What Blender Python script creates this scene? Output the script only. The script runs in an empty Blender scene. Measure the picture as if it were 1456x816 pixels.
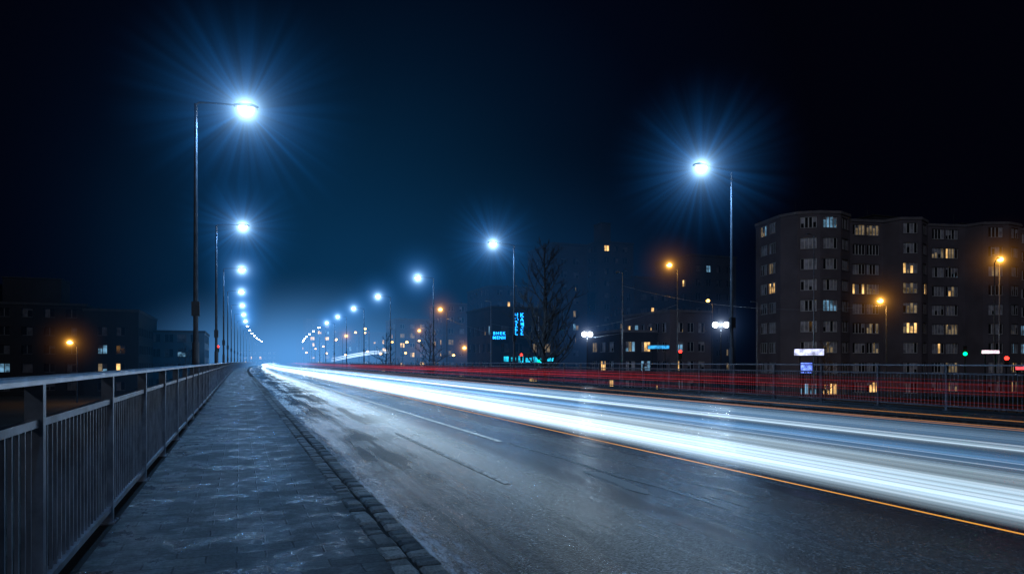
import bpy, math, random
from mathutils import Vector
R = random.Random(7)
scene = bpy.context.scene
scene.view_settings.view_transform = 'Standard'
scene.view_settings.look = 'None'
scene.view_settings.exposure = 0
COL = scene.collection

def cx(y):
    return 0.00015 * max(0.0, y - 80.0) ** 2

# ------------------------------------------------------------------ materials
def new_mat(name):
    m = bpy.data.materials.new(name); m.use_nodes = True
    nt = m.node_tree; nt.nodes.clear()
    out = nt.nodes.new('ShaderNodeOutputMaterial')
    return m, nt, out
def N(nt, t, **kw):
    n = nt.nodes.new(t)
    for k, v in kw.items(): setattr(n, k, v)
    return n
def math_n(nt, op, a, b=None, c=None, clamp=False):
    n = nt.nodes.new('ShaderNodeMath'); n.operation = op; n.use_clamp = clamp
    for i, x in enumerate((a, b, c)):
        if x is None: continue
        if isinstance(x, (int, float)): n.inputs[i].default_value = x
        else: nt.links.new(x, n.inputs[i])
    return n.outputs[0]
def noise(nt, vec, scale, detail=4, rough=0.55):
    n = nt.nodes.new('ShaderNodeTexNoise')
    n.inputs['Scale'].default_value = scale; n.inputs['Detail'].default_value = detail
    n.inputs['Roughness'].default_value = rough
    nt.links.new(vec, n.inputs['Vector'])
    return n.outputs['Fac']
def ramp(nt, fac, stops):
    n = nt.nodes.new('ShaderNodeValToRGB')
    e = n.color_ramp.elements
    while len(e) < len(stops): e.new(0.5)
    for el, (p, c) in zip(e, stops):
        el.position = p; el.color = (*c, 1) if len(c) == 3 else c
    nt.links.new(fac, n.inputs[0])
    return n.outputs[0]
def mixc(nt, fac, a, b, bt='MIX'):
    n = nt.nodes.new('ShaderNodeMix'); n.data_type = 'RGBA'; n.blend_type = bt
    if isinstance(fac, (int, float)): n.inputs[0].default_value = fac
    else: nt.links.new(fac, n.inputs[0])
    for i, x in ((6, a), (7, b)):
        if isinstance(x, tuple): n.inputs[i].default_value = (*x, 1)
        else: nt.links.new(x, n.inputs[i])
    return n.outputs[2]
def simple(name, col, rough=0.6, metal=0.0, var=0.3, scale=2.0, bump=0.0, bscale=20):
    m, nt, out = new_mat(name)
    b = N(nt, 'ShaderNodeBsdfPrincipled')
    tc = N(nt, 'ShaderNodeTexCoord')
    f = noise(nt, tc.outputs['Object'], scale, 5)
    lo = tuple(c * (1 - var) for c in col); hi = tuple(min(1, c * (1 + var)) for c in col)
    nt.links.new(ramp(nt, f, [(0.3, lo), (0.7, hi)]), b.inputs['Base Color'])
    b.inputs['Roughness'].default_value = rough; b.inputs['Metallic'].default_value = metal
    if bump:
        bn = N(nt, 'ShaderNodeBump'); bn.inputs['Strength'].default_value = bump; bn.inputs['Distance'].default_value = 0.02
        nt.links.new(noise(nt, tc.outputs['Object'], bscale, 4), bn.inputs['Height'])
        nt.links.new(bn.outputs[0], b.inputs['Normal'])
    nt.links.new(b.outputs[0], out.inputs[0])
    return m
def nosample(m):
    try: m.cycles.emission_sampling = 'NONE'
    except Exception: pass
    return m
def emis(name, col, strength, var=0.0, scale=1.5):
    m, nt, out = new_mat(name)
    e = N(nt, 'ShaderNodeEmission'); e.inputs[0].default_value = (*col, 1); e.inputs[1].default_value = strength
    if var:
        tc = N(nt, 'ShaderNodeTexCoord')
        f = noise(nt, tc.outputs['Object'], scale, 3)
        mr = N(nt, 'ShaderNodeMapRange')
        nt.links.new(f, mr.inputs[0]); mr.inputs[1].default_value = .35; mr.inputs[2].default_value = .65
        mr.inputs[3].default_value = strength * (1 - var); mr.inputs[4].default_value = strength * (1 + var)
        nt.links.new(mr.outputs[0], e.inputs[1])
    nt.links.new(e.outputs[0], out.inputs[0])
    return nosample(m)
def glow_add(name, col, strength, near=1.0, ya=5, yb=40):
    """additive glow; the brightness fade is put into the emission, weaker at ya than at yb"""
    m, nt, out = new_mat(name)
    e = N(nt, 'ShaderNodeEmission'); e.inputs[0].default_value = (*col, 1); e.inputs[1].default_value = strength
    if near != 1.0:
        tc = N(nt, 'ShaderNodeTexCoord'); s = N(nt, 'ShaderNodeSeparateXYZ'); nt.links.new(tc.outputs['Object'], s.inputs[0])
        mr = N(nt, 'ShaderNodeMapRange'); nt.links.new(s.outputs[1], mr.inputs[0]); mr.inputs[1].default_value = ya; mr.inputs[2].default_value = yb
        mr.inputs[3].default_value = strength * near; mr.inputs[4].default_value = strength
        nt.links.new(mr.outputs[0], e.inputs[1])
    t = N(nt, 'ShaderNodeBsdfTransparent'); a = N(nt, 'ShaderNodeAddShader')
    nt.links.new(e.outputs[0], a.inputs[0]); nt.links.new(t.outputs[0], a.inputs[1])
    nt.links.new(a.outputs[0], out.inputs[0])
    return nosample(m)

def asphalt():
    m, nt, out = new_mat('asphalt')
    b = N(nt, 'ShaderNodeBsdfPrincipled'); tc = N(nt, 'ShaderNodeTexCoord'); o = tc.outputs['Object']
    vo = N(nt, 'ShaderNodeTexVoronoi'); vo.inputs['Scale'].default_value = 62; nt.links.new(o, vo.inputs['Vector'])
    vs = N(nt, 'ShaderNodeSeparateXYZ'); nt.links.new(vo.outputs['Color'], vs.inputs[0])
    grain = vs.outputs[0]
    mp = N(nt, 'ShaderNodeMapping'); mp.inputs['Scale'].default_value = (1.3, 0.06, 1); nt.links.new(o, mp.inputs[0])
    lane = noise(nt, mp.outputs[0], 1.6, 6, .6)
    patch = noise(nt, o, 0.35, 5, .55)
    c1 = ramp(nt, grain, [(0.0, (.002, .0025, .0035)), (0.55, (.006, .0075, .010)), (0.85, (.017, .020, .026)), (.99, (.095, .11, .13))])
    c2 = mixc(nt, ramp(nt, lane, [(.35, (0, 0, 0)), (.65, (.6, .6, .6))]), c1, (.004, .005, .007))
    sx = N(nt, 'ShaderNodeSeparateXYZ'); nt.links.new(o, sx.inputs[0])
    mr = N(nt, 'ShaderNodeMapRange'); nt.links.new(sx.outputs[0], mr.inputs[0])
    mr.inputs[1].default_value = 1.33; mr.inputs[2].default_value = 2.1; mr.inputs[3].default_value = 1; mr.inputs[4].default_value = 0
    mp2 = N(nt, 'ShaderNodeMapping'); mp2.inputs['Scale'].default_value = (2.6, .6, 1); nt.links.new(o, mp2.inputs[0])
    fn = noise(nt, mp2.outputs[0], 3.2, 12, .85)
    fq = math_n(nt, 'MULTIPLY_ADD', mr.outputs[0], .18, math_n(nt, 'SUBTRACT', fn, .60))
    fr = math_n(nt, 'MULTIPLY', fq, 9.0, clamp=True)
    c4 = mixc(nt, math_n(nt, 'MULTIPLY', fr, math_n(nt, 'MULTIPLY', mr.outputs[0], 1.1, clamp=True)), c2, (.38, .42, .48))
    nt.links.new(c4, b.inputs['Base Color'])
    rr = N(nt, 'ShaderNodeMapRange'); nt.links.new(math_n(nt, 'ADD', math_n(nt, 'MULTIPLY', patch, .4), math_n(nt, 'MULTIPLY', lane, .6)), rr.inputs[0])
    rr.inputs[1].default_value = .44; rr.inputs[2].default_value = .56; rr.inputs[3].default_value = .32; rr.inputs[4].default_value = .12
    nt.links.new(rr.outputs[0], b.inputs['Roughness'])
    sp = ramp(nt, grain, [(.3, (.10,) * 3), (.95, (.38,) * 3)])
    nt.links.new(sp, b.inputs['Specular IOR Level'])
    bn = N(nt, 'ShaderNodeBump'); bn.inputs['Strength'].default_value = .7; bn.inputs['Distance'].default_value = .0055
    h = math_n(nt, 'ADD', math_n(nt, 'MULTIPLY', vo.outputs['Distance'], -.8), math_n(nt, 'MULTIPLY', noise(nt, o, 18, 3, .7), .6))
    nt.links.new(h, bn.inputs['Height']); nt.links.new(bn.outputs[0], b.inputs['Normal'])
    nt.links.new(b.outputs[0], out.inputs[0]); return m
def pavers():
    m, nt, out = new_mat('concrete_pavers')
    b = N(nt, 'ShaderNodeBsdfPrincipled'); tc = N(nt, 'ShaderNodeTexCoord'); o = tc.outputs['Object']
    wob = N(nt, 'ShaderNodeVectorMath'); wob.operation = 'MULTIPLY_ADD'
    nz = N(nt, 'ShaderNodeTexNoise'); nz.inputs['Scale'].default_value = 3; nt.links.new(o, nz.inputs['Vector'])
    nt.links.new(nz.outputs['Color'], wob.inputs[0]); wob.inputs[1].default_value = (.03, .03, 0); nt.links.new(o, wob.inputs[2])
    br = N(nt, 'ShaderNodeTexBrick'); nt.links.new(wob.outputs[0], br.inputs['Vector'])
    br.inputs['Scale'].default_value = 1; br.inputs['Brick Width'].default_value = .40; br.inputs['Row Height'].default_value = .2
    br.inputs['Mortar Size'].default_value = .009; br.inputs['Mortar Smooth'].default_value = .6
    br.inputs['Color1'].default_value = (.055, .056, .058, 1); br.inputs['Color2'].default_value = (.125, .127, .128, 1)
    br.inputs['Mortar'].default_value = (.010, .010, .011, 1); br.inputs['Bias'].default_value = -.1
    big = noise(nt, o, .9, 8, .65)
    c = mixc(nt, ramp(nt, big, [(.46, (0, 0, 0)), (.66, (.55, .55, .55))]), br.outputs['Color'], (.13, .132, .133))
    fine = noise(nt, o, 30, 5, .85)
    c = mixc(nt, 1.0, c, ramp(nt, fine, [(.36, (.4, .4, .4)), (.64, (1.5, 1.5, 1.5))]), 'MULTIPLY')
    spot = noise(nt, o, 1.6, 10, .75)
    c = mixc(nt, ramp(nt, spot, [(.49, (0, 0, 0)), (.62, (.8, .8, .8))]), c, (.022, .022, .024))
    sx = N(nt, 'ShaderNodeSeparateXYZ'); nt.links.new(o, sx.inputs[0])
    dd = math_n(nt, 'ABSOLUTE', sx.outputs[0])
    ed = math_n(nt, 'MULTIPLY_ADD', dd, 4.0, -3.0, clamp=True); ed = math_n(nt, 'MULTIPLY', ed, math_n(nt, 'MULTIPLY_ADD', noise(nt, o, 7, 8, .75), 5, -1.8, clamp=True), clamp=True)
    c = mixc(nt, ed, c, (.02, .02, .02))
    nt.links.new(c, b.inputs['Base Color'])
    nt.links.new(ramp(nt, spot, [(.46, (.65,) * 3), (.58, (.20,) * 3)]), b.inputs['Roughness'])
    b.inputs['Specular IOR Level'].default_value = .4
    bn = N(nt, 'ShaderNodeBump'); bn.inputs['Strength'].default_value = 1; bn.inputs['Distance'].default_value = .009
    h = math_n(nt, 'ADD', math_n(nt, 'MULTIPLY', br.outputs['Fac'], -1.2), math_n(nt, 'MULTIPLY', noise(nt, o, 26, 5, .75), .8))
    nt.links.new(h, bn.inputs['Height']); nt.links.new(bn.outputs[0], b.inputs['Normal'])
    nt.links.new(b.outputs[0], out.inputs[0]); return m
def paint():
    m, nt, out = new_mat('worn_road_paint')
    b = N(nt, 'ShaderNodeBsdfPrincipled'); tc = N(nt, 'ShaderNodeTexCoord'); o = tc.outputs['Object']
    f = noise(nt, o, 14, 8, .75)
    nt.links.new(ramp(nt, f, [(.40, (.02, .02, .025)), (.58, (.5, .5, .5))]), b.inputs['Base Color'])
    b.inputs['Roughness'].default_value = .5
    nt.links.new(b.outputs[0], out.inputs[0]); return m
def setts():
    m, nt, out = new_mat('granite_setts')
    b = N(nt, 'ShaderNodeBsdfPrincipled'); g = N(nt, 'ShaderNodeNewGeometry'); tc = N(nt, 'ShaderNodeTexCoord'); o = tc.outputs['Object']
    c = ramp(nt, g.outputs['Random Per Island'], [(0, (.05, .05, .05)), (.5, (.14, .13, .12)), (1, (.30, .285, .265))])
    c = mixc(nt, 1.0, c, ramp(nt, noise(nt, o, 45, 4, .8), [(.35, (.4, .4, .4)), (.65, (1.4, 1.4, 1.4))]), 'MULTIPLY')
    nt.links.new(c, b.inputs['Base Color']); b.inputs['Roughness'].default_value = .45
    bn = N(nt, 'ShaderNodeBump'); bn.inputs['Strength'].default_value = .9; bn.inputs['Distance'].default_value = .01
    nt.links.new(noise(nt, o, 35, 4, .7), bn.inputs['Height']); nt.links.new(bn.outputs[0], b.inputs['Normal'])
    nt.links.new(b.outputs[0], out.inputs[0]); return m

M_ASPH = asphalt(); M_PAV = pavers(); M_PAINT = paint(); M_SETT = setts()
M_CONC = simple('concrete', (.13, .13, .135), .8, var=.4, scale=3, bump=.5)
M_DIRT = simple('gritty_joint', (.010, .0095, .009), .9, var=.4, scale=20, bump=.8, bscale=60)
M_GALV = simple('galvanised_steel', (.34, .37, .42), .38, .75, var=.35, scale=5)
M_RAILTOP = simple('handrail_steel', (.48, .5, .54), .32, .6, var=.25, scale=4)
M_POLE = simple('lamp_pole_steel', (.13, .14, .16), .45, .7, var=.3, scale=3)
M_DARK = simple('dark_metal', (.03, .03, .035), .5, .5)
M_GROUND = simple('dark_ground', (.04, .04, .036), .9, var=.5, scale=.12, bump=.4, bscale=2)
M_BARK = simple('bark', (.07, .06, .055), .9, var=.4, scale=6)
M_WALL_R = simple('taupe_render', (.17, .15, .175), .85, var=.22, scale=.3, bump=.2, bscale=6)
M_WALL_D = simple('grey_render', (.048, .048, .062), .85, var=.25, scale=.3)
M_WALL_L = simple('dark_render', (.020, .020, .024), .85, var=.25, scale=.3)  # darker tone than the grey render, for the left-hand blocks
M_WALL_B = simple('blue_grey_cladding', (.06, .11, .15), .6, var=.25, scale=.3)
M_TRIM = simple('stone_trim', (.20, .19, .21), .8, var=.2, scale=1)
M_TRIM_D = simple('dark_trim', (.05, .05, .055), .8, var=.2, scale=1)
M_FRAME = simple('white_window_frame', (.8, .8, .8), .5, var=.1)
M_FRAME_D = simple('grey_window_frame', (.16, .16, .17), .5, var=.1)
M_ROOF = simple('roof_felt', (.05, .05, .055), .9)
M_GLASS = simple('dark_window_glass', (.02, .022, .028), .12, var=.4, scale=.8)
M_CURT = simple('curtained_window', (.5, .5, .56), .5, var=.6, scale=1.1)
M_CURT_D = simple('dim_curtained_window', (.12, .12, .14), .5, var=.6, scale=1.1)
M_WARM = emis('window_light_warm', (1, .58, .2), 1.1, .7, .9)
M_WARM2 = emis('window_light_dim', (.95, .7, .4), .14, .7, .9)
M_COOL = emis('window_light_cool', (.3, .66, 1), .34, .8, .9)
WM = [M_GLASS, M_CURT, M_WARM, M_WARM2, M_COOL]
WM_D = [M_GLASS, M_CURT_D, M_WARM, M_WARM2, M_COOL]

# ------------------------------------------------------------------ mesh helpers
class MB:
    def __init__(s): s.v = []; s.f = []; s.m = []
    def quad(s, a, b, c, d, mi=0):
        n = len(s.v); s.v += [a, b, c, d]; s.f.append((n, n + 1, n + 2, n + 3)); s.m.append(mi)
    def box(s, x0, x1, y0, y1, z0, z1, mi=0, rot=0.0):
        n = len(s.v)
        P = [(x0, y0), (x1, y0), (x1, y1), (x0, y1)]
        if rot:
            mx, my = (x0 + x1) / 2, (y0 + y1) / 2; ca, sa = math.cos(rot), math.sin(rot)
            P = [(mx + (x - mx) * ca - (y - my) * sa, my + (x - mx) * sa + (y - my) * ca) for x, y in P]
        s.v += [(x, y, z0) for x, y in P] + [(x, y, z1) for x, y in P]
        for f in ((0, 3, 2, 1), (4, 5, 6, 7), (0, 1, 5, 4), (1, 2, 6, 5), (2, 3, 7, 6), (3, 0, 4, 7)):
            s.f.append(tuple(n + i for i in f)); s.m.append(mi)
    def tube(s, p0, p1, r0, r1, seg=10, mi=0, cap=True):
        p0 = Vector(p0); p1 = Vector(p1); d = (p1 - p0).normalized()
        u = d.orthogonal().normalized(); w = d.cross(u); n = len(s.v)
        for p, r in ((p0, r0), (p1, r1)):
            for i in range(seg):
                a = 2 * math.pi * i / seg; s.v.append(tuple(p + (u * math.cos(a) + w * math.sin(a)) * r))
        for i in range(seg):
            j = (i + 1) % seg; s.f.append((n + i, n + j, n + seg + j, n + seg + i)); s.m.append(mi)
        if cap:
            s.f.append(tuple(n + seg + i for i in range(seg))); s.m.append(mi)
            s.f.append(tuple(n + seg - 1 - i for i in range(seg))); s.m.append(mi)
    def obj(s, name, mats, parent=None, smooth=False, loc=None):
        me = bpy.data.meshes.new(name); me.from_pydata(s.v, [], s.f)
        for m in mats: me.materials.append(m)
        me.polygons.foreach_set('material_index', s.m)
        if smooth: me.polygons.foreach_set('use_smooth', [True] * len(s.f))
        me.update()
        o = bpy.data.objects.new(name, me); COL.objects.link(o)
        if parent: o.parent = parent
        if loc: o.location = loc
        return o
def empty(name, loc=(0, 0, 0), rotz=0):
    e = bpy.data.objects.new(name, None); e.location = loc; e.rotation_euler = (0, 0, rotz)
    e.empty_display_size = .3; COL.objects.link(e); return e
def ys(y0, y1):
    out = []; y = y0
    while y < y1:
        out.append(y); y += 3.0
    out.append(y1); return out
def extrude(name, prof, y0, y1, mat, closed=True, parent=None):
    Y = ys(y0, y1); n = len(prof); v = []; f = []
    for y in Y:
        o = cx(y); v += [(x + o, y, z) for x, z in prof]
    for i in range(len(Y) - 1):
        for k in range(n if closed else n - 1):
            k2 = (k + 1) % n
            f.append((i * n + k, i * n + k2, (i + 1) * n + k2, (i + 1) * n + k))
    if closed:
        f.append(tuple(range(n - 1, -1, -1))); f.append(tuple((len(Y) - 1) * n + k for k in range(n)))
    me = bpy.data.meshes.new(name); me.from_pydata(v, [], f); me.materials.append(mat); me.update()
    o = bpy.data.objects.new(name, me); COL.objects.link(o)
    if parent: o.parent = parent
    return o
def rectprof(x0, x1, z0, z1): return [(x0, z1), (x0, z0), (x1, z0), (x1, z1)]

YE = 420.0
# ------------------------------------------------------------------ ground, deck, road
g = MB(); g.quad((-2500, -2500, -4), (2500, -2500, -4), (2500, 3500, -4), (-2500, 3500, -4)); g.obj('ground', [M_GROUND])
extrude('bridge_deck', rectprof(-1.6, 19.9, -1.3, -.125), -25, YE, M_CONC)
extrude('road', [(1.31, -.1), (16.02, -.1)], -25, YE, M_ASPH, closed=False)
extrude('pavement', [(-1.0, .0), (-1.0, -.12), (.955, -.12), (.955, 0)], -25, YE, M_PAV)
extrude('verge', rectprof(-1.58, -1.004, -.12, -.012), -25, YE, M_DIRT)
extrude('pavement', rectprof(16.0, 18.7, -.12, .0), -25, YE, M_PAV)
extrude('verge', rectprof(18.704, 19.88, -.12, -.01), -25, YE, M_DIRT)
extrude('kerb_bed', rectprof(.959, 1.30, -.12, -.024), -25, YE, M_DIRT)
k = MB()
def sett(x0, x1, y0, y1, z):
    n = len(k.v); j = lambda a: R.uniform(-a, a)
    zt = z + j(.012); ins = .022
    q = [(x0 + j(.008), y0 + j(.010)), (x1 + j(.008), y0 + j(.010)), (x1 + j(.008), y1 + j(.010)), (x0 + j(.008), y1 + j(.010))]
    mx, my = (x0 + x1) / 2, (y0 + y1) / 2
    k.v += [(x, y, -.11) for x, y in q] + [(x, y, zt - .018) for x, y in q]
    k.v += [(x + (ins if x < mx else -ins), y + (ins if y < my else -ins), zt + j(.005)) for x, y in q]
    for a in range(4):
        b = (a + 1) % 4
        k.f.append((n + a, n + b, n + 4 + b, n + 4 + a)); k.m.append(0)
        k.f.append((n + 4 + a, n + 4 + b, n + 8 + b, n + 8 + a)); k.m.append(0)
    k.f.append((n + 8, n + 9, n + 10, n + 11)); k.m.append(0)
for (xa, xb) in ((.965, 1.125), (1.15, 1.315)):
    y = 1.0 + R.uniform(0, .1)
    while y < 68:
        L = R.uniform(.13, .24)
        sett(xa, xb, y, y + L - .026, 0.0)
        y += L
k.obj('kerb', [M_SETT])
def marking(name, x, w, y0, y1, dash=None):
    mb = MB(); y = y0
    while y < y1:
        ye = min(y1, y + (dash[0] if dash else 4.0))
        o0, o1 = cx(y), cx(ye)
        mb.quad((x + o0, y, -.095), (x + w + o0, y, -.095), (x + w + o1, ye, -.095), (x + o1, ye, -.095))
        y = ye + (dash[1] if dash else 0)
    return mb.obj(name, [M_PAINT])
marking('road_marking', 3.02, .08, 7.8, 200, (6.4, 12))
marking('road_marking', 4.5, .11, 12, 300)
marking('road_marking', 9.6, .12, -20, 300)
marking('road_marking', 15.2, .12, -20, 300)
M_TAR = simple('tar_patch', (.002, .002, .003), .35, var=.3)
def ribbon_patch(pts, w):
    mb = MB()
    for i in range(len(pts) - 1):
        (a, b), (c, d) = pts[i], pts[i + 1]; wa = w * (1 if i else .2); wb = w * (1 if i < len(pts) - 2 else .2)
        mb.quad((a, b, -.0965), (a + wa, b, -.0965), (c + wb, d, -.0965), (c, d, -.0965))
    mb.obj('road_repair', [M_TAR])
pp = [(4.62 + .03 * math.sin(y * 2.1) + R.uniform(-.02, .02), y) for y in [5.5 + .45 * i for i in range(15)]]
ribbon_patch(pp, .05)
pp = [(4.3 + .05 * math.sin(y * 1.7) + R.uniform(-.03, .03), y) for y in [6.6 + .25 * i for i in range(8)]]
ribbon_patch(pp, .2)

# ------------------------------------------------------------------ railings
def railing(x, y1, side):
    root = empty('bridge_railing')
    extrude('handrail', [(x - .07, 1.315), (x - .075, 1.30), (x - .075, 1.275), (x + .075, 1.275), (x + .075, 1.30), (x + .07, 1.315)], -6, y1, M_RAILTOP, parent=root)
    extrude('upper_rail', rectprof(x - .025, x + .025, 1.03, 1.075), -6, y1, M_GALV, parent=root)
    extrude('bottom_rail', rectprof(x - .03, x + .03, .09, .135), -6, y1, M_GALV, parent=root)
    p = MB(); b = MB(); y = -4.58
    while y < y1:
        o = cx(y) + x
        p.box(o - .045, o + .045, y - .03, y + .03, -.1, 1.28)
        p.box(o - .09, o + .09, y - .08, y + .08, -.02, .0)
        for sx_ in (-.065, .065):
            for sy_ in (-.055, .055): p.tube((o + sx_, y + sy_, 0), (o + sx_, y + sy_, .018), .012, .012, 6)
        n = 20
        for i in range(1, n):
            yy = y + 2.29 * i / n; oo = cx(yy) + x
            if yy > 130 and i % 2: continue
            b.box(oo - .009, oo + .009, yy - .009, yy + .009, .133, 1.032)
        y += 2.29
    p.obj('posts', [M_GALV], root); b.obj('balusters', [M_GALV], root)
    return root
railing(-1.07, 300, -1)
railing(19.1, 300, 1)

# ------------------------------------------------------------------ lamp glare, haze glow and rays put in as self-lit volumes
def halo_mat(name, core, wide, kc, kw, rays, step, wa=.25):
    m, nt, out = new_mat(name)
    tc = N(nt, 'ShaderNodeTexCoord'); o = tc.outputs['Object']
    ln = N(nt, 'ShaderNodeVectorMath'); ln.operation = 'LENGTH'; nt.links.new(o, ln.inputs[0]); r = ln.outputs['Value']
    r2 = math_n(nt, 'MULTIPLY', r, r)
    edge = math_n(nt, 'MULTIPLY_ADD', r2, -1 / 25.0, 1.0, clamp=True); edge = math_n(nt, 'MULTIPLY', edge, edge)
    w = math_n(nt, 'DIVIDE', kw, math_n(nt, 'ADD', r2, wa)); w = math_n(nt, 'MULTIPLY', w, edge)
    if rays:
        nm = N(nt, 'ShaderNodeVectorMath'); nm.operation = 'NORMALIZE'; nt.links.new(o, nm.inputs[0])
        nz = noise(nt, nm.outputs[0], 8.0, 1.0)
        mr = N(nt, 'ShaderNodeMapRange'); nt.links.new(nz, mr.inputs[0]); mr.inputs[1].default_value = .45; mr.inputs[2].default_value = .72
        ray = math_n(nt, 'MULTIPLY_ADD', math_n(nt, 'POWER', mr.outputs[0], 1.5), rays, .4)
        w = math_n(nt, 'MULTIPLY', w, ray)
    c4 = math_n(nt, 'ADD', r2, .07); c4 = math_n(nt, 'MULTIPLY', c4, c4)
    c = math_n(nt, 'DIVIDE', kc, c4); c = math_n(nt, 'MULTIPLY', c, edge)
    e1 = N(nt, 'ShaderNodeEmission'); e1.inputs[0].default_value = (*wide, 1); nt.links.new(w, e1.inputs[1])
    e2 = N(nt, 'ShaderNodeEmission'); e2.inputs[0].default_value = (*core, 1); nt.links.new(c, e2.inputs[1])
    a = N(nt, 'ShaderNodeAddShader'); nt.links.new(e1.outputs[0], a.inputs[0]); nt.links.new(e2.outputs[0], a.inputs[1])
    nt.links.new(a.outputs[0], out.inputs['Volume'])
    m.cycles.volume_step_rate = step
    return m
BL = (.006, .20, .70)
H_BLUE = halo_mat('painted_glare_blue', (.5, .8, 1), BL, .07, .14, 4.6, .55)
H_FAR = halo_mat('painted_glare_blue_far', (.5, .8, 1), BL, .08, .19, 0, 1.0)
H_ORG = halo_mat('painted_glare_orange', (1, .45, .06), (.9, .28, .02), .07, .035, 0, 1.0)
H_GL = halo_mat('painted_glare_white', (.8, .9, 1), (.1, .3, .9), .03, .04, 0, 1.0)
import bmesh
def sphere_mesh(name, r, mat, seg=24, ring=16):
    me = bpy.data.meshes.new(name); bm = bmesh.new(); bmesh.ops.create_uvsphere(bm, u_segments=seg, v_segments=ring, radius=r)
    bm.to_mesh(me); bm.free(); me.materials.append(mat)
    me.polygons.foreach_set('use_smooth', [True] * len(me.polygons)); return me
S_BLUE = sphere_mesh('painted_glare', 5.0, H_BLUE); S_FAR = sphere_mesh('painted_glare_far', 5.0, H_FAR); S_ORG = sphere_mesh('painted_glare_orange', 5.0, H_ORG)
S_GL = sphere_mesh('painted_glare_white', 5.0, H_GL)
M_LED = emis('led_lens', (.78, .9, 1), 40); M_SOD = emis('sodium_lens', (1, .5, .1), 10)
def add_light(parent, loc, energy, col, spot=True, rad=.12):
    L = bpy.data.lights.new('light', 'SPOT' if spot else 'POINT'); L.energy = energy; L.color = col; L.shadow_soft_size = rad
    if spot: L.spot_size = math.radians(165); L.spot_blend = .7
    o = bpy.data.objects.new('light', L); COL.objects.link(o); o.parent = parent; o.location = loc; return o

def street_lamp(x, y, h, arm, energy, halo=0, z0=-.12):
    root = empty('street_lamp', (x, y, 0)); s = 1 if arm > 0 else -1
    m = MB()
    m.tube((0, 0, z0), (0, 0, z0 + 2.2), .12, .115, 14); m.tube((0, 0, z0 + 2.2), (0, 0, h), .085, .05, 14)
    m.tube((0, 0, z0), (0, 0, z0 + .05), .2, .2, 14)
    m.box(-.13, .13, -.14, .05, 3.0, 3.5)
    m.obj('pole', [M_POLE], root, smooth=False)
    a = MB(); pts = [(0, h - .05), (.12 * s, h + .06), (.5 * s, h + .1), (arm - .35 * s, h + .13)]
    for p, q in zip(pts[:-1], pts[1:]): a.tube((p[0], 0, p[1]), (q[0], 0, q[1]), .035, .033, 8)
    a.obj('arm', [M_POLE], root)
    hd = MB(); hx = arm
    n0 = len(hd.v)
    secs = [(-.42, .07, .05), (-.2, .14, .08), (.2, .17, .09), (.42, .12, .05)]
    for dx, wy, hz in secs:
        X = hx + dx * s
        hd.v += [(X, -wy, h + .08), (X, wy, h + .08), (X, wy * .7, h + .08 + hz * 1.6), (X, -wy * .7, h + .08 + hz * 1.6)]
    for i in range(3):
        for q in range(4):
            q2 = (q + 1) % 4; b0 = n0 + i * 4
            hd.f.append((b0 + q, b0 + q2, b0 + 4 + q2, b0 + 4 + q)); hd.m.append(0)
    hd.f.append((n0, n0 + 1, n0 + 2, n0 + 3)); hd.m.append(0); hd.f.append((n0 + 15, n0 + 14, n0 + 13, n0 + 12)); hd.m.append(0)
    hd.obj('head', [M_POLE], root)
    me = sphere_mesh('lens', 1, M_LED, 16, 10); lo = bpy.data.objects.new('lens', me); COL.objects.link(lo)
    lo.scale = (.27, .15, .15); lo.location = (hx, 0, h + .04); lo.parent = root
    add_light(root, (hx, 0, h - .16), energy, (.22, .52, 1.0))
    if halo:
        ho = bpy.data.objects.new('painted_glare', S_BLUE if halo == 1 else S_FAR); COL.objects.link(ho); ho.parent = root; ho.location = (hx, 0, h + .02)
    return root
EN = 2500
for i in range(-2, 14):
    y = 26.4 + 23.1 * i
    hl = 0 if (i < 0 or i > 6) else (1 if i < 2 else 2)
    street_lamp(-1.42 + cx(y), y, 10.45, 1.65, EN * (.4 if i < 0 else 1), halo=hl)
    xr = 19.75 + (2.1 if i == 0 else .2 if i == 1 else 0)
    street_lamp(xr + cx(y), y, 10.45, -1.75, EN * (.4 if i < 0 else 1), halo=hl)

def sodium_lamp(x, y, h, arm=-1.2, energy=900, halo=True, z0=-4.0):
    root = empty('street_lamp', (x, y, 0), 0)
    m = MB(); m.tube((0, 0, z0), (0, 0, h - .4), .1, .055, 10)
    m.tube((0, 0, h - .4), (arm * .4, 0, h + .02), .045, .04, 8); m.tube((arm * .4, 0, h + .02), (arm, 0, h + .1), .04, .035, 8)
    m.box(arm - .35, arm + .35, -.14, .14, h + .08, h + .2)
    m.obj('pole', [M_POLE], root)
    me = sphere_mesh('lens', 1, M_SOD, 14, 8); lo = bpy.data.objects.new('lens', me); COL.objects.link(lo)
    lo.scale = (.36, .26, .24); lo.location = (arm, 0, h + .03); lo.parent = root
    if energy: add_light(root, (arm, 0, h - .25), energy, (1, .45, .1), spot=True)
    if halo:
        ho = bpy.data.objects.new('painted_glare', S_ORG); COL.objects.link(ho); ho.parent = root; ho.location = (arm, 0, h)
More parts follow.
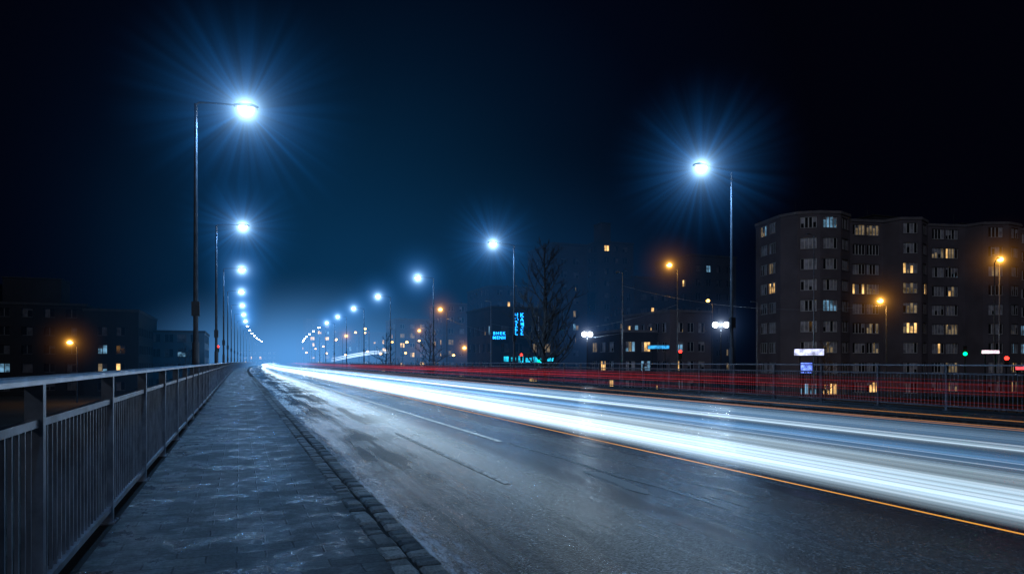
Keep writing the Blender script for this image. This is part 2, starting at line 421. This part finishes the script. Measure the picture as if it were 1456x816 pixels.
for (x, y, h, a, e, hl) in [(65.9, 54.3, 8.0, -.9, 1000, 1), (50.6, 71.2, 13.3, -1.2, 500, 1), (72.0, 46.7, 11.9, .9, 500, 1), (33.9, 115.7, 10.5, -1.2, 500, 1),
                        (-19.9, 105, 3.9, -.8, 700, 1), (30, 171, 9.5, -1, 300, 0), (77, 98, 12, -1, 400, 0), (45.5, 186, 10, 1, 300, 1), (44, 134, 4.2, -1, 400, 1),
                        (33, 205, 10, -1, 300, 0), (27, 196, 8.6, 1, 300, 1), (52, 150, 6, -1, 300, 0), (36, 160, 6, 1, 300, 0), (30, 240, 9, 1, 300, 0), (38, 230, 11, 1, 300, 0),
                        (25, 225, 4, 1, 200, 0), (28, 262, 7, 1, 0, 0), (35, 280, 10, 1, 0, 0), (34, 182, 3.5, 1, 200, 0), (40, 196, 7, 1, 0, 0), (24, 285, 5, 1, 0, 0), (30, 310, 7, 1, 0, 0), (42, 248, 5, 1, 0, 0), (60, 128, 9, -1, 200, 0), (66, 118, 5, 1, 200, 0),
                        (50, 168, 3, 1, 0, 0), (46, 205, 4, 1, 0, 0), (52, 212, 8, 1, 200, 0), (37, 268, 4, 1, 0, 0), (56, 143, 3, 1, 0, 0)]:
    sodium_lamp(x, y, h, a, e, hl)

def mast(x, y, h):
    m = MB(); m.tube((0, 0, -4), (0, 0, h), .09, .05, 10); m.tube((0, 0, h), (-.7, 0, h + .1), .03, .03, 6); m.box(-1.0, -.5, -.1, .1, h + .05, h + .15)
    m.obj('lamp_mast', [M_GALV], None, loc=(x, y, 0))
for x, y, h in [(54.3, 53.1, 14.2), (45, 75, 12.6), (74, 47.5, 12.4), (37.5, 103, 11), (41, 92, 8), (62, 70, 9), (30, 140, 8)]: mast(x, y, h)

# ------------------------------------------------------------------ globe lamps, traffic lights, signs
M_GLOBE = emis('globe_glass', (.8, .92, 1), 9)
def globe_lamp(x, y, h, gap):
    root = empty('globe_street_lamp', (x, y, 0), math.radians(-20))
    m = MB(); m.tube((0, 0, -4), (0, 0, h + .3), .09, .05, 10); m.tube((-gap, 0, h), (gap, 0, h), .03, .03, 8)
    m.tube((0, 0, h + .3), (0, 0, h + .6), .05, .01, 8); m.obj('post', [M_DARK], root)
    for s in (-1, 1):
        me = sphere_mesh('globe', .34, M_GLOBE); o = bpy.data.objects.new('globe', me); COL.objects.link(o); o.parent = root; o.location = (s * gap, 0, h + .1)
        add_light(root, (s * gap, 0, h - .45), 200, (.6, .8, 1), spot=False)
    ho = bpy.data.objects.new('painted_glare', S_GL); COL.objects.link(ho); ho.parent = root; ho.location = (0, 0, h + .1)
globe_lamp(52.4, 65.2, 5.6, .65); globe_lamp(42.6, 79.9, 4.9, .4)
def traffic_light(x, y, z, which, rz=0):
    root = empty('traffic_light', (x, y, 0), rz)
    m = MB(); m.tube((0, 0, -4 if x > 20 or x < -2 else -.1), (0, 0, z + .5), .06, .06, 10)
    m.box(-.17, .17, -.3, -.06, z - .5, z + .5); m.obj('housing', [M_DARK], root)
    for j, (nm, c) in enumerate((('green', (0, 1, .25)), ('amber', (1, .5, 0)), ('red', (1, .03, .02)))):
        zz = z - .3 + .3 * j
        l = MB(); l.tube((0, -.3, zz), (0, -.33, zz), .11, .11, 14)
        mt = emis('signal_' + nm, c, 5) if nm == which else simple('signal_off_' + nm, tuple(v * .08 + .01 for v in c), .4)
        l.obj('lens_' + nm, [mt], root)
        vz = MB(); vz.box(-.13, .13, -.45, -.3, zz + .12, zz + .135); vz.obj('visor', [M_DARK], root)
        if nm == which:
            add_light(root, (0, -.5, zz), 60, c, spot=False, rad=.05)
            me = sphere_mesh('bulb', .18, mt, 12, 8); o = bpy.data.objects.new('bulb', me); COL.objects.link(o); o.parent = root; o.location = (0, -.34, zz)
for a in [(69, 47.7, 2.5, 'green', -.9), (62.6, 39.6, 1.4, 'red', -.9), (45, 62.8, 2.2, 'red', -.6), (34.5, 83, 2.0, 'red', -.4), (-2.9, 109, 3.3, 'red', 0), (72, 43, 2.2, 'green', -.9), (41, 92, 1.8, 'green', -.4)]:
    traffic_light(*a)

M_NEON = emis('blue_neon', (.01, .30, 1), 4.0); M_NEON2 = emis('cyan_shop_light', (.02, .6, .9), 1.1, .8, 1.0); M_SIGNW = emis('lit_sign_face', (.62, .66, 1), 1.3, .6, 2.0)
def neon_sign(x, y, z, text, size, rz, vertical):
    root = empty('neon_sign', (x, y, z), rz)
    for i, ch in enumerate(text):
        fc = bpy.data.curves.new('letter', 'FONT'); fc.body = ch; fc.size = size; fc.extrude = .05; fc.offset = .02; fc.align_x = 'CENTER'
        fc.materials.append(M_NEON)
        o = bpy.data.objects.new('letter_' + ch, fc); COL.objects.link(o); o.parent = root; o.rotation_euler = (math.radians(90), 0, 0)
        o.location = (0, 0, (len(text) - 1 - i) * size * .82) if vertical else (i * size * .8, 0, 0)
    bk = MB()
    if vertical: bk.box(-size * .5, size * .5, .1, .25, -.2, len(text) * size * .82)
    else: bk.box(-size * .55, (len(text) - .4) * size * .8, .1, .25, -.2, size * .9)
    bk.obj('backing', [M_DARK], root)
neon_sign(44.5, 109.4, 6.0, 'HOTEL', .95, -.35, True)
neon_sign(45.4, 109.0, 6.0, 'KAMEE', .95, -.35, True)
neon_sign(40.9, 110.6, 5.3, 'MENH', .7, -.35, False)
neon_sign(40.9, 110.6, 6.05, 'BHEK', .7, -.35, False)
sw = empty('shop_window_lights', (42.2, 109.4, 0), -.35)
m = MB()
for i in range(7): m.box(i * 1.25, i * 1.25 + R.uniform(.7, 1.15), 0, .1, 1.3 + R.uniform(-.1, .2), 2.3 + R.uniform(-.3, .2))
m.obj('panes', [M_NEON2], sw); m = MB(); m.box(-.3, 9, .12, .3, .2, 3.0); m.obj('fascia', [M_DARK], sw)
def lit_sign(x, y, z, w, h, rz, mat):
    root = empty('illuminated_sign', (x, y, 0), rz)
    m = MB(); m.tube((-w * .3, 0, -4), (-w * .3, 0, z), .06, .06, 8); m.tube((w * .3, 0, -4), (w * .3, 0, z), .06, .06, 8)
    m.box(-w / 2 - .08, w / 2 + .08, -.14, .14, z - .08, z + h + .08); m.obj('case', [M_DARK], root)
    f = MB(); f.box(-w / 2, w / 2, -.17, -.142, z, z + h); f.obj('face', [mat], root)
lit_sign(50.4, 49.9, 2.0, 2.6, .6, -.75, M_SIGNW)
lit_sign(50.6, 50.4, .3, 1.0, 1.0, -.75, emis('lit_poster_face', (.15, .25, 1), 1.4, .8, 3))
lit_sign(68, 44.5, 2.2, 1.4, .3, -.9, emis('lit_sign_pink', (1, .7, .8), 2.0, .5, 3))
lit_sign(71, 43.6, .6, .8, .3, -.9, emis('lit_sign_red', (1, .08, .1), 1.5, .5, 3))
lit_sign(60.5, 90, 3.4, 3.2, .5, -.6, emis('lit_sign_blue', (.05, .45, 1), .9, .6, 3))
def cable(p, q, sag):
    cu = bpy.data.curves.new('overhead_cable', 'CURVE'); cu.dimensions = '3D'; cu.bevel_depth = .02
    s = cu.splines.new('POLY'); s.points.add(20)
    for i in range(21):
        t = i / 20; v = Vector(p).lerp(Vector(q), t); s.points[i].co = (v.x, v.y, v.z - sag * 4 * t * (1 - t), 1)
    cu.materials.append(M_GALV); o = bpy.data.objects.new('overhead_cable', cu); COL.objects.link(o)
cable((37.5, 103, 7.5), (50.6, 71.2, 8.5), 2.0); cable((33.9, 115.7, 9), (45, 75, 5), 2.0); cable((45, 75, 11), (65.9, 54.3, 7.6), 1.5)

# ------------------------------------------------------------------ buildings
def building(name, pts, z0, z1, fh, wall, spec, seed, closed=True, trim=True, probs=(.62, .2, .06, .07, .05), ft=.055, dim=False):
    rr = random.Random(seed); ww, pier, wh, panes = spec
    root = empty(name); W = MB(); F = MB(); G = MB(); T = MB()
    n = len(pts); nf = max(1, int((z1 - z0) / fh))
    for i in range(n if closed else n - 1):
        a = Vector((*pts[i], 0)); b = Vector((*pts[(i + 1) % n], 0)); L = (b - a).length; d = (b - a) / L; nr = Vector((d.y, -d.x, 0))
        def P(s, z, o=0.0):
            q = a + d * s + nr * o; return (q.x, q.y, z)
        k = int((L - .5) / (ww + pier))
        facing = nr.y < .35
        if k < 1 or not facing:
            W.quad(P(0, z0), P(L, z0), P(L, z1), P(0, z1))
        else:
            mg = (L - k * ww - (k - 1) * pier) / 2
            for fl in range(nf):
                zb = z0 + fl * fh; zs = zb + (fh - wh) * .55; zt = zs + wh; ze = zb + fh if fl < nf - 1 else z1
                W.quad(P(0, zb), P(L, zb), P(L, zs), P(0, zs)); W.quad(P(0, zt), P(L, zt), P(L, ze), P(0, ze))
                s = 0
                for w in range(k):
                    x0 = mg + w * (ww + pier); x1 = x0 + ww
                    W.quad(P(s, zs), P(x0, zs), P(x0, zt), P(s, zt)); s = x1
                    D = -.22
                    W.quad(P(x0, zs), P(x1, zs), P(x1, zs, D), P(x0, zs, D)); W.quad(P(x0, zt, D), P(x1, zt, D), P(x1, zt), P(x0, zt))
                    W.quad(P(x0, zs), P(x0, zs, D), P(x0, zt, D), P(x0, zt)); W.quad(P(x1, zs, D), P(x1, zs), P(x1, zt), P(x1, zt, D))
                    base = rr.choices(range(5), probs)[0]; pw = ww / panes
                    for p in range(panes):
                        mi = base
                        if base >= 2 and rr.random() < .4: mi = rr.choice([0, 1, 3])
                        if base == 0 and rr.random() < .25: mi = 1
                        if base == 1 and rr.random() < .35: mi = 0
                        q0 = x0 + p * pw; q1 = q0 + pw; t = ft
                        zc = zt - t if rr.random() < .7 else zs + wh * rr.uniform(.35, .8)
                        G.quad(P(q0 + t, zs + t, D + .01), P(q1 - t, zs + t, D + .01), P(q1 - t, zc, D + .01), P(q0 + t, zc, D + .01), mi)
                        if zc < zt - t: G.quad(P(q0 + t, zc, D + .01), P(q1 - t, zc, D + .01), P(q1 - t, zt - t, D + .01), P(q0 + t, zt - t, D + .01), 1)
                        fo = D + .05
                        F.quad(P(q0, zs, fo), P(q0 + t, zs, fo), P(q0 + t, zt, fo), P(q0, zt, fo)); F.quad(P(q1 - t, zs, fo), P(q1, zs, fo), P(q1, zt, fo), P(q1 - t, zt, fo))
                        F.quad(P(q0 + t, zs, fo), P(q1 - t, zs, fo), P(q1 - t, zs + t, fo), P(q0 + t, zs + t, fo)); F.quad(P(q0 + t, zt - t, fo), P(q1 - t, zt - t, fo), P(q1 - t, zt, fo), P(q0 + t, zt, fo))
                    if trim:
                        T.quad(P(x0 - .08, zs - .1, .07), P(x1 + .08, zs - .1, .07), P(x1 + .08, zs - .01, .07), P(x0 - .08, zs - .01, .07))
                        T.quad(P(x0 - .08, zs - .01, .07), P(x1 + .08, zs - .01, .07), P(x1 + .08, zs - .01, .0), P(x0 - .08, zs - .01, .0))
                W.quad(P(s, zs), P(L, zs), P(L, zt), P(s, zt))
        T.quad(P(-.12, z1 - .28, .14), P(L + .12, z1 - .28, .14), P(L + .12, z1 + .12, .14), P(-.12, z1 + .12, .14))
        T.quad(P(-.12, z1 + .12, .14), P(L + .12, z1 + .12, .14), P(L, z1 + .12, -.3), P(0, z1 + .12, -.3))
        T.quad(P(-.12, z1 - .28, 0), P(L + .12, z1 - .28, 0), P(L + .12, z1 - .28, .14), P(-.12, z1 - .28, .14))
    nn = len(W.v); W.v += [(x, y, z1 - .02) for x, y in pts]; W.f.append(tuple(range(nn, nn + n))); W.m.append(1)
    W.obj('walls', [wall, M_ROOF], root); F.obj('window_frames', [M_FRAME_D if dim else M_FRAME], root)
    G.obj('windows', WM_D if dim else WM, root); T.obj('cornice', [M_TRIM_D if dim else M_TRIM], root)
    return root
def rooftop(root, x, y, z, w, d, h, mat=M_WALL_D):
    m = MB(); m.box(x, x + w, y, y + d, z, z + h, 0); m.box(x - .15, x + w + .15, y - .15, y + d + .15, z + h, z + h + .15, 1)
    m.tube((x + w * .3, y + d / 2, z + h), (x + w * .3, y + d / 2, z + h + 2.2), .04, .03, 6, 1)
    m.obj('rooftop_plant_room', [mat, M_ROOF], root)

ap = building('apartment_block', [(74.5, 84.4), (73.0, 77.6), (73.8, 75.2), (76.2, 73.4), (79.2, 72.6), (82.2, 73.7), (84.6, 76.0), (90.2, 74.9), (90.6, 72.4), (93.6, 71.2), (96.8, 72.6), (98.4, 74.2),
      (105.0, 72.6), (105.6, 70.2), (109, 68.6), (112.6, 69.0), (114.6, 71.5), (122, 70.2), (128, 67.5), (134, 98), (94, 104)], -4, 22.6, 2.95, M_WALL_R, (2.15, .22, 1.6, 4), 11,
      probs=(.32, .40, .08, .12, .08), ft=.08)
rooftop(ap, 78, 79, 22.6, 7, 6, 1.2, M_WALL_R); rooftop(ap, 92, 78, 22.6, 5, 5, 1.6); rooftop(ap, 109, 76, 22.6, 6, 5, 1.2)
def rect(x0, x1, y0, y1): return [(x0, y0), (x1, y0), (x1, y1), (x0, y1)]
DP = (.84, .06, .04, .04, .02)
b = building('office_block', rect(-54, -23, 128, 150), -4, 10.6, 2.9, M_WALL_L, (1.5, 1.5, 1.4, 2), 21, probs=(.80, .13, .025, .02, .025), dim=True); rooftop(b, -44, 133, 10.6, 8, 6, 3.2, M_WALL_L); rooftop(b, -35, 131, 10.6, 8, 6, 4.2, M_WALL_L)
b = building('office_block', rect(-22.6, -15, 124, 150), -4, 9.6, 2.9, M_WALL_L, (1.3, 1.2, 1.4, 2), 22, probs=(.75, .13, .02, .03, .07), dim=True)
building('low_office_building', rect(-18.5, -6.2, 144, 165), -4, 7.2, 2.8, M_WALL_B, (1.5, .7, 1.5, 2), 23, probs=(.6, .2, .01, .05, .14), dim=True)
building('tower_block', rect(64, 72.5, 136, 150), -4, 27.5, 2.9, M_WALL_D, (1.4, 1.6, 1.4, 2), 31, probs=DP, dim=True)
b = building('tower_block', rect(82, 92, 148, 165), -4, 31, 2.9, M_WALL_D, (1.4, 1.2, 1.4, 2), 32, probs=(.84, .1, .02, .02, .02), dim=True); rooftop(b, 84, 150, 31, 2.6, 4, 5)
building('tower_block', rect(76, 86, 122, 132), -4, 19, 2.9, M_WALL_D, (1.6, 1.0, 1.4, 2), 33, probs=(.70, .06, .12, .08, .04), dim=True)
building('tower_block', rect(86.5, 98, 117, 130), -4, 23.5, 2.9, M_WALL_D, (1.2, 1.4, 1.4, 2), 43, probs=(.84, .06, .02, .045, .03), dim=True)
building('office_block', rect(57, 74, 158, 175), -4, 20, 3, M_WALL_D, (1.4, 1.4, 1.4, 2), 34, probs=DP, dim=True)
building('terraced_house', rect(50.5, 61, 176, 190), -4, 17, 3, M_WALL_R, (1.4, 1.6, 1.4, 2), 35, probs=(.55, .1, .26, .06, .03))
building('terraced_house', rect(46, 63, 214, 230), -4, 15, 3, M_WALL_R, (1.4, 1.8, 1.4, 2), 36, probs=(.55, .1, .26, .06, .03))
building('terraced_house', rect(38, 60, 284, 300), -4, 13.5, 3, M_WALL_R, (1.6, 2, 1.6, 2), 37, probs=(.5, .1, .3, .05, .05))
building('apartment_tower', rect(30, 46, 342, 360), -4, 22, 3, M_WALL_R, (1.8, 1.6, 1.6, 2), 38, probs=(.4, .1, .3, .15, .05))
building('office_block', rect(34, 75, 440, 460), -4, 15, 3, M_WALL_D, (1.8, 2.5, 1.6, 2), 39, probs=(.5, .1, .28, .06, .06))
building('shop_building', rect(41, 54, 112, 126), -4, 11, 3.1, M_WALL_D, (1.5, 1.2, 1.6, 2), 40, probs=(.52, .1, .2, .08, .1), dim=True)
building('shop_building', rect(56.5, 63.5, 95, 106), -4, 6.4, 3.1, M_WALL_D, (1.8, 1.1, 1.6, 3), 41, probs=(.64, .1, .07, .05, .14))
building('shop_building', rect(64, 72, 92, 106), -4, 9.6, 3.1, M_WALL_R, (1.3, .8, 1.6, 2), 44, probs=(.66, .1, .09, .08, .07))
building('shop_building', rect(-2, 24, 470, 490), -4, 9, 3.1, M_WALL_D, (1.8, 1.1, 1.6, 3), 42, probs=(.5, .1, .28, .06, .06))

# ------------------------------------------------------------------ trees (bare winter crowns)
def bare_tree(name, x, y, z0, H, spread, nb, seed, thick=1.0, up0=.3, first=.14):
    rr = random.Random(seed); cu = bpy.data.curves.new(name, 'CURVE'); cu.dimensions = '3D'; cu.bevel_depth = 1.0; cu.bevel_resolution = 0; cu.use_fill_caps = True
    def spl(pts, r0, r1):
        s = cu.splines.new('POLY'); s.points.add(len(pts) - 1); n = len(pts) - 1
        for i, p in enumerate(pts): s.points[i].co = (*p, 1); s.points[i].radius = (r0 + (r1 - r0) * i / n) * thick
    def branch(p, d, L, r, lvl):
        n = 6 if lvl < 2 else 4; pts = [p.copy()]; q = p.copy(); dd = d.copy()
        for i in range(n):
            dd = (dd + Vector((rr.uniform(-.18, .18), rr.uniform(-.18, .18), rr.uniform(-.04, .20)))).normalized()
            q = q + dd * L / n; pts.append(q.copy())
        spl(pts, r, r * .3)
        if lvl < 3:
            for _ in range((9, 9, 4)[lvl]):
                t = rr.uniform(.2, 1); i = min(n - 1, int(t * n)); o = pts[i].lerp(pts[i + 1], t * n - i if t < 1 else 1)
                ax = Vector((rr.uniform(-1, 1), rr.uniform(-1, 1), rr.uniform(-.3, .8))).normalized()
                branch(o, (dd * .8 + ax * .8).normalized(), L * rr.uniform(.28, .5) * (1.15 - .5 * t), max(.008, r * .5), lvl + 1)
    T = [Vector((math.sin(i * .9) * .12, math.cos(i * 1.3) * .12, H * i / 12)) for i in range(13)]
    spl(T, H * .013, .015)
    for i in range(nb):
        t = first + (.98 - first) * (i + rr.random()) / nb; an = i * 2.4 + rr.uniform(-.6, .6)
        p = Vector((0, 0, H * t)); up = up0 + .5 * t + rr.uniform(-.1, .25)
        d = Vector((math.cos(an), math.sin(an), up)).normalized()
        L = spread * (1.08 - t) ** .65 * rr.uniform(.5, 1.25)
        branch(p, d, L, .05 * (1.15 - t) * H / 14 + .01, 1)
    cu.materials.append(M_BARK); o = bpy.data.objects.new(name, cu); o.location = (x, y, z0); COL.objects.link(o)
bare_tree('bare_tree', 24.9, 54.6, -4, 15.8, 5.8, 40, 5, 1.5, .5, .24)
bare_tree('bare_tree', 31.5, 118, -4, 12, 4.2, 34, 8, 1.8)
bare_tree('bare_tree', 27.5, 137, -4, 11, 4.2, 30, 9, 1.8)
bare_tree('bare_tree', 65, 62, -4, 7.5, 3, 26, 10, 1.5)
bare_tree('bare_tree', -8, 120, -4, 8, 3, 26, 12, 1.5)

# ------------------------------------------------------------------ light trails of passing traffic
def trail_sheet(name, x0, x1, z, stops, strength, scale, y0=-7, y1=330, near=.5, seed=0):
    Y = ys(y0, y1); v = []; f = []
    for y in Y:
        o = cx(y); v += [(x0 + o, y, z), (x1 + o, y, z)]
    for i in range(len(Y) - 1): f.append((2 * i, 2 * i + 1, 2 * i + 3, 2 * i + 2))
    me = bpy.data.meshes.new(name); me.from_pydata(v, [], f); ul = me.uv_layers.new(name='UVMap')
    for poly in me.polygons:
        for li in poly.loop_indices:
            vi = me.loops[li].vertex_index; ul.data[li].uv = (vi % 2, Y[vi // 2])
    m, nt, out = new_mat(name + '_glow'); tc = N(nt, 'ShaderNodeTexCoord'); sp = N(nt, 'ShaderNodeSeparateXYZ'); nt.links.new(tc.outputs['UV'], sp.inputs[0])
    prof = ramp(nt, sp.outputs[0], stops)
    cmb = N(nt, 'ShaderNodeCombineXYZ'); nt.links.new(math_n(nt, 'MULTIPLY', sp.outputs[0], scale), cmb.inputs[0])
    nt.links.new(math_n(nt, 'MULTIPLY', sp.outputs[1], .012), cmb.inputs[1]); cmb.inputs[2].default_value = seed
    nz = noise(nt, cmb.outputs[0], 1.0, 4, .65)
    mr = N(nt, 'ShaderNodeMapRange'); nt.links.new(nz, mr.inputs[0]); mr.inputs[1].default_value = .34; mr.inputs[2].default_value = .68; mr.inputs[3].default_value = .3; mr.inputs[4].default_value = 1.5
    far = N(nt, 'ShaderNodeMapRange'); nt.links.new(sp.outputs[1], far.inputs[0]); far.inputs[1].default_value = 3; far.inputs[2].default_value = 22; far.inputs[3].default_value = near; far.inputs[4].default_value = 2.8
    st = math_n(nt, 'MULTIPLY', math_n(nt, 'MULTIPLY', mr.outputs[0], far.outputs[0]), strength)
    e = N(nt, 'ShaderNodeEmission'); nt.links.new(prof, e.inputs[0]); nt.links.new(st, e.inputs[1])
    t = N(nt, 'ShaderNodeBsdfTransparent'); a = N(nt, 'ShaderNodeAddShader'); nt.links.new(e.outputs[0], a.inputs[0]); nt.links.new(t.outputs[0], a.inputs[1])
    nt.links.new(a.outputs[0], out.inputs[0]); me.materials.append(m)
    o = bpy.data.objects.new(name, me); COL.objects.link(o); return o
wht = lambda k: (.58 * k, .81 * k, 1.0 * k)
blu = lambda k: (.22 * k, .53 * k, 1.0 * k)
trail_sheet('headlight_trail', 3.45, 8.9, .6, [(0, (0, 0, 0)), (.02, wht(.35)), (.06, wht(.8)), (.10, wht(1.25)), (.17, wht(1.15)), (.22, wht(.3)), (.27, wht(.42)), (.34, blu(.18)), (.42, blu(.38)),
        (.50, blu(.16)), (.57, wht(.52)), (.64, blu(.15)), (.75, blu(.2)), (.87, blu(.08)), (1, (0, 0, 0))], 1.25, 20, near=.68)
trail_sheet('headlight_trail', 3.7, 7.1, .72, [(0, (0, 0, 0)), (.1, wht(.3)), (.2, wht(.35)), (.33, (0, 0, 0)), (.55, blu(.12)), (.8, wht(.3)), (1, (0, 0, 0))], .9, 20, near=.3, seed=3)
def trail_tubes(name, items, mat, y0=-7, y1=320):
    cu = bpy.data.curves.new(name, 'CURVE'); cu.dimensions = '3D'; cu.bevel_depth = 1; cu.bevel_resolution = 1
    for x, z, r in items:
        Y = ys(y0, y1)[::2]; s = cu.splines.new('POLY'); s.points.add(len(Y) - 1)
        for i, y in enumerate(Y):
            s.points[i].co = (x + cx(y) + .05 * math.sin(y * .05 + x * 3), y, z + .01 * math.sin(y * .11 + x * 7), 1); s.points[i].radius = r
    cu.materials.append(mat); o = bpy.data.objects.new(name, cu); COL.objects.link(o)
trail_tubes('indicator_trail', [(3.45, .6, .0035)], glow_add('amber_trail', (1, .42, .05), .40))
trail_tubes('indicator_trail', [(8.4, .62, .007), (8.9, .55, .006), (9.6, .62, .007)], glow_add('amber_trail_dim', (1, .38, .07), .14))
trail_tubes('headlight_trail', [(3.62, .63, .006), (3.8, .66, .008), (4.0, .6, .01), (4.35, .63, .006), (5.0, .66, .004), (5.5, .62, .003), (6.1, .66, .004), (6.5, .63, .008)], glow_add('white_trail', (.7, .85, 1), .4, .35, 5, 30))
trail_tubes('taillight_trail', [(11.4, .72, .008), (12.9, .85, .008), (13.0, 1.05, .006), (14.1, .8, .012), (14.2, .92, .008), (12.2, .62, .005), (14.6, .7, .012), (13.5, .95, .008)], glow_add('red_trail', (1, .025, .02), .28, .12, 12, 50))
trail_tubes('taillight_trail', [(14.3, .84, .09)], glow_add('red_trail_soft', (1, .03, .03), .04, .2, 12, 50))
cu = bpy.data.curves.new('bus_light_trail', 'CURVE'); cu.dimensions = '3D'; cu.bevel_depth = .08
for dz in (0, .35, .8):
    s = cu.splines.new('POLY'); s.points.add(12)
    for i in range(13):
        t = i / 12; s.points[i].co = (23.7 + 7.6 * t, 195 - 44 * t, 1.4 + dz * (1 - .3 * t) + 2.0 * math.sin(t * 1.5), 1); s.points[i].radius = .3 + 2.2 * t * (1 - t) * 2
cu.materials.append(glow_add('bus_trail', (.6, .8, 1), .6)); COL.objects.link(bpy.data.objects.new('bus_light_trail', cu))

# ------------------------------------------------------------------ haze over the road, its glow put in as self-lit volumes
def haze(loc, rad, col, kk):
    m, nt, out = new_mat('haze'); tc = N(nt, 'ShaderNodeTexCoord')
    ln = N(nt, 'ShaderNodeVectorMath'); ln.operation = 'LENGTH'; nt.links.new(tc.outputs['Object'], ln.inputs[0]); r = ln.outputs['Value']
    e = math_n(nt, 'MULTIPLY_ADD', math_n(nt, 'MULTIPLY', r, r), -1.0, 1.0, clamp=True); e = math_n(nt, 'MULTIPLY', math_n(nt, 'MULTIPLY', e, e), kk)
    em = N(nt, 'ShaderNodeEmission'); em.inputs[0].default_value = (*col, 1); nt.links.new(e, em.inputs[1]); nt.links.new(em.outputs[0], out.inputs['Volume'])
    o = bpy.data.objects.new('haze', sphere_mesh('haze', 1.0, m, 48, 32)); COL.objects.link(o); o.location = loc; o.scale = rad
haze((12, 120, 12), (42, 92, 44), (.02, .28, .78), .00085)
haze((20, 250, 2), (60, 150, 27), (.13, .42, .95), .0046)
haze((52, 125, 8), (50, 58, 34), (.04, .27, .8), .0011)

# ------------------------------------------------------------------ world
w = bpy.data.worlds.new('World'); scene.world = w; w.use_nodes = True; nt = w.node_tree; nt.nodes.clear()
out = N(nt, 'ShaderNodeOutputWorld'); sky = N(nt, 'ShaderNodeTexSky'); sky.sky_type = 'NISHITA'; sky.sun_disc = False
sky.sun_elevation = math.radians(-6); sky.sun_rotation = math.radians(200)
b1 = N(nt, 'ShaderNodeBackground'); b1.inputs[1].default_value = .003; nt.links.new(sky.outputs[0], b1.inputs[0])
tc = N(nt, 'ShaderNodeTexCoord'); dot = N(nt, 'ShaderNodeVectorMath'); dot.operation = 'DOT_PRODUCT'
nt.links.new(tc.outputs['Generated'], dot.inputs[0]); dot.inputs[1].default_value = Vector((.22, .96, .16)).normalized()
col = ramp(nt, dot.outputs['Value'], [(0.0, (.0005, .0006, .0020)), (.84, (.0005, .0007, .0028)), (.92, (.0005, .0016, .0060)), (.97, (.0006, .0042, .013)), (1.0, (.0008, .0075, .020))])
b2 = N(nt, 'ShaderNodeBackground'); nt.links.new(col, b2.inputs[0]); b2.inputs[1].default_value = 1
ad = N(nt, 'ShaderNodeAddShader'); nt.links.new(b1.outputs[0], ad.inputs[0]); nt.links.new(b2.outputs[0], ad.inputs[1]); nt.links.new(ad.outputs[0], out.inputs[0])
sl = bpy.data.lights.new('night_fill', 'SUN'); sl.energy = .17; sl.angle = math.radians(2); sl.color = (.72, .8, 1)  # weak fill sun added to lift the dark facades; no moon is known
so = bpy.data.objects.new('night_fill', sl); COL.objects.link(so); so.rotation_euler = (math.radians(62), 0, math.radians(-35))

# ------------------------------------------------------------------ camera
cam = bpy.data.cameras.new('camera'); cam.lens = 24; cam.sensor_width = 36; cam.shift_y = .0728; cam.clip_end = 6000; cam.clip_start = .05
co = bpy.data.objects.new('camera', cam); COL.objects.link(co); co.location = (0, 0, 1.4); co.rotation_euler = (math.radians(90), 0, math.radians(-21.78))
scene.camera = co
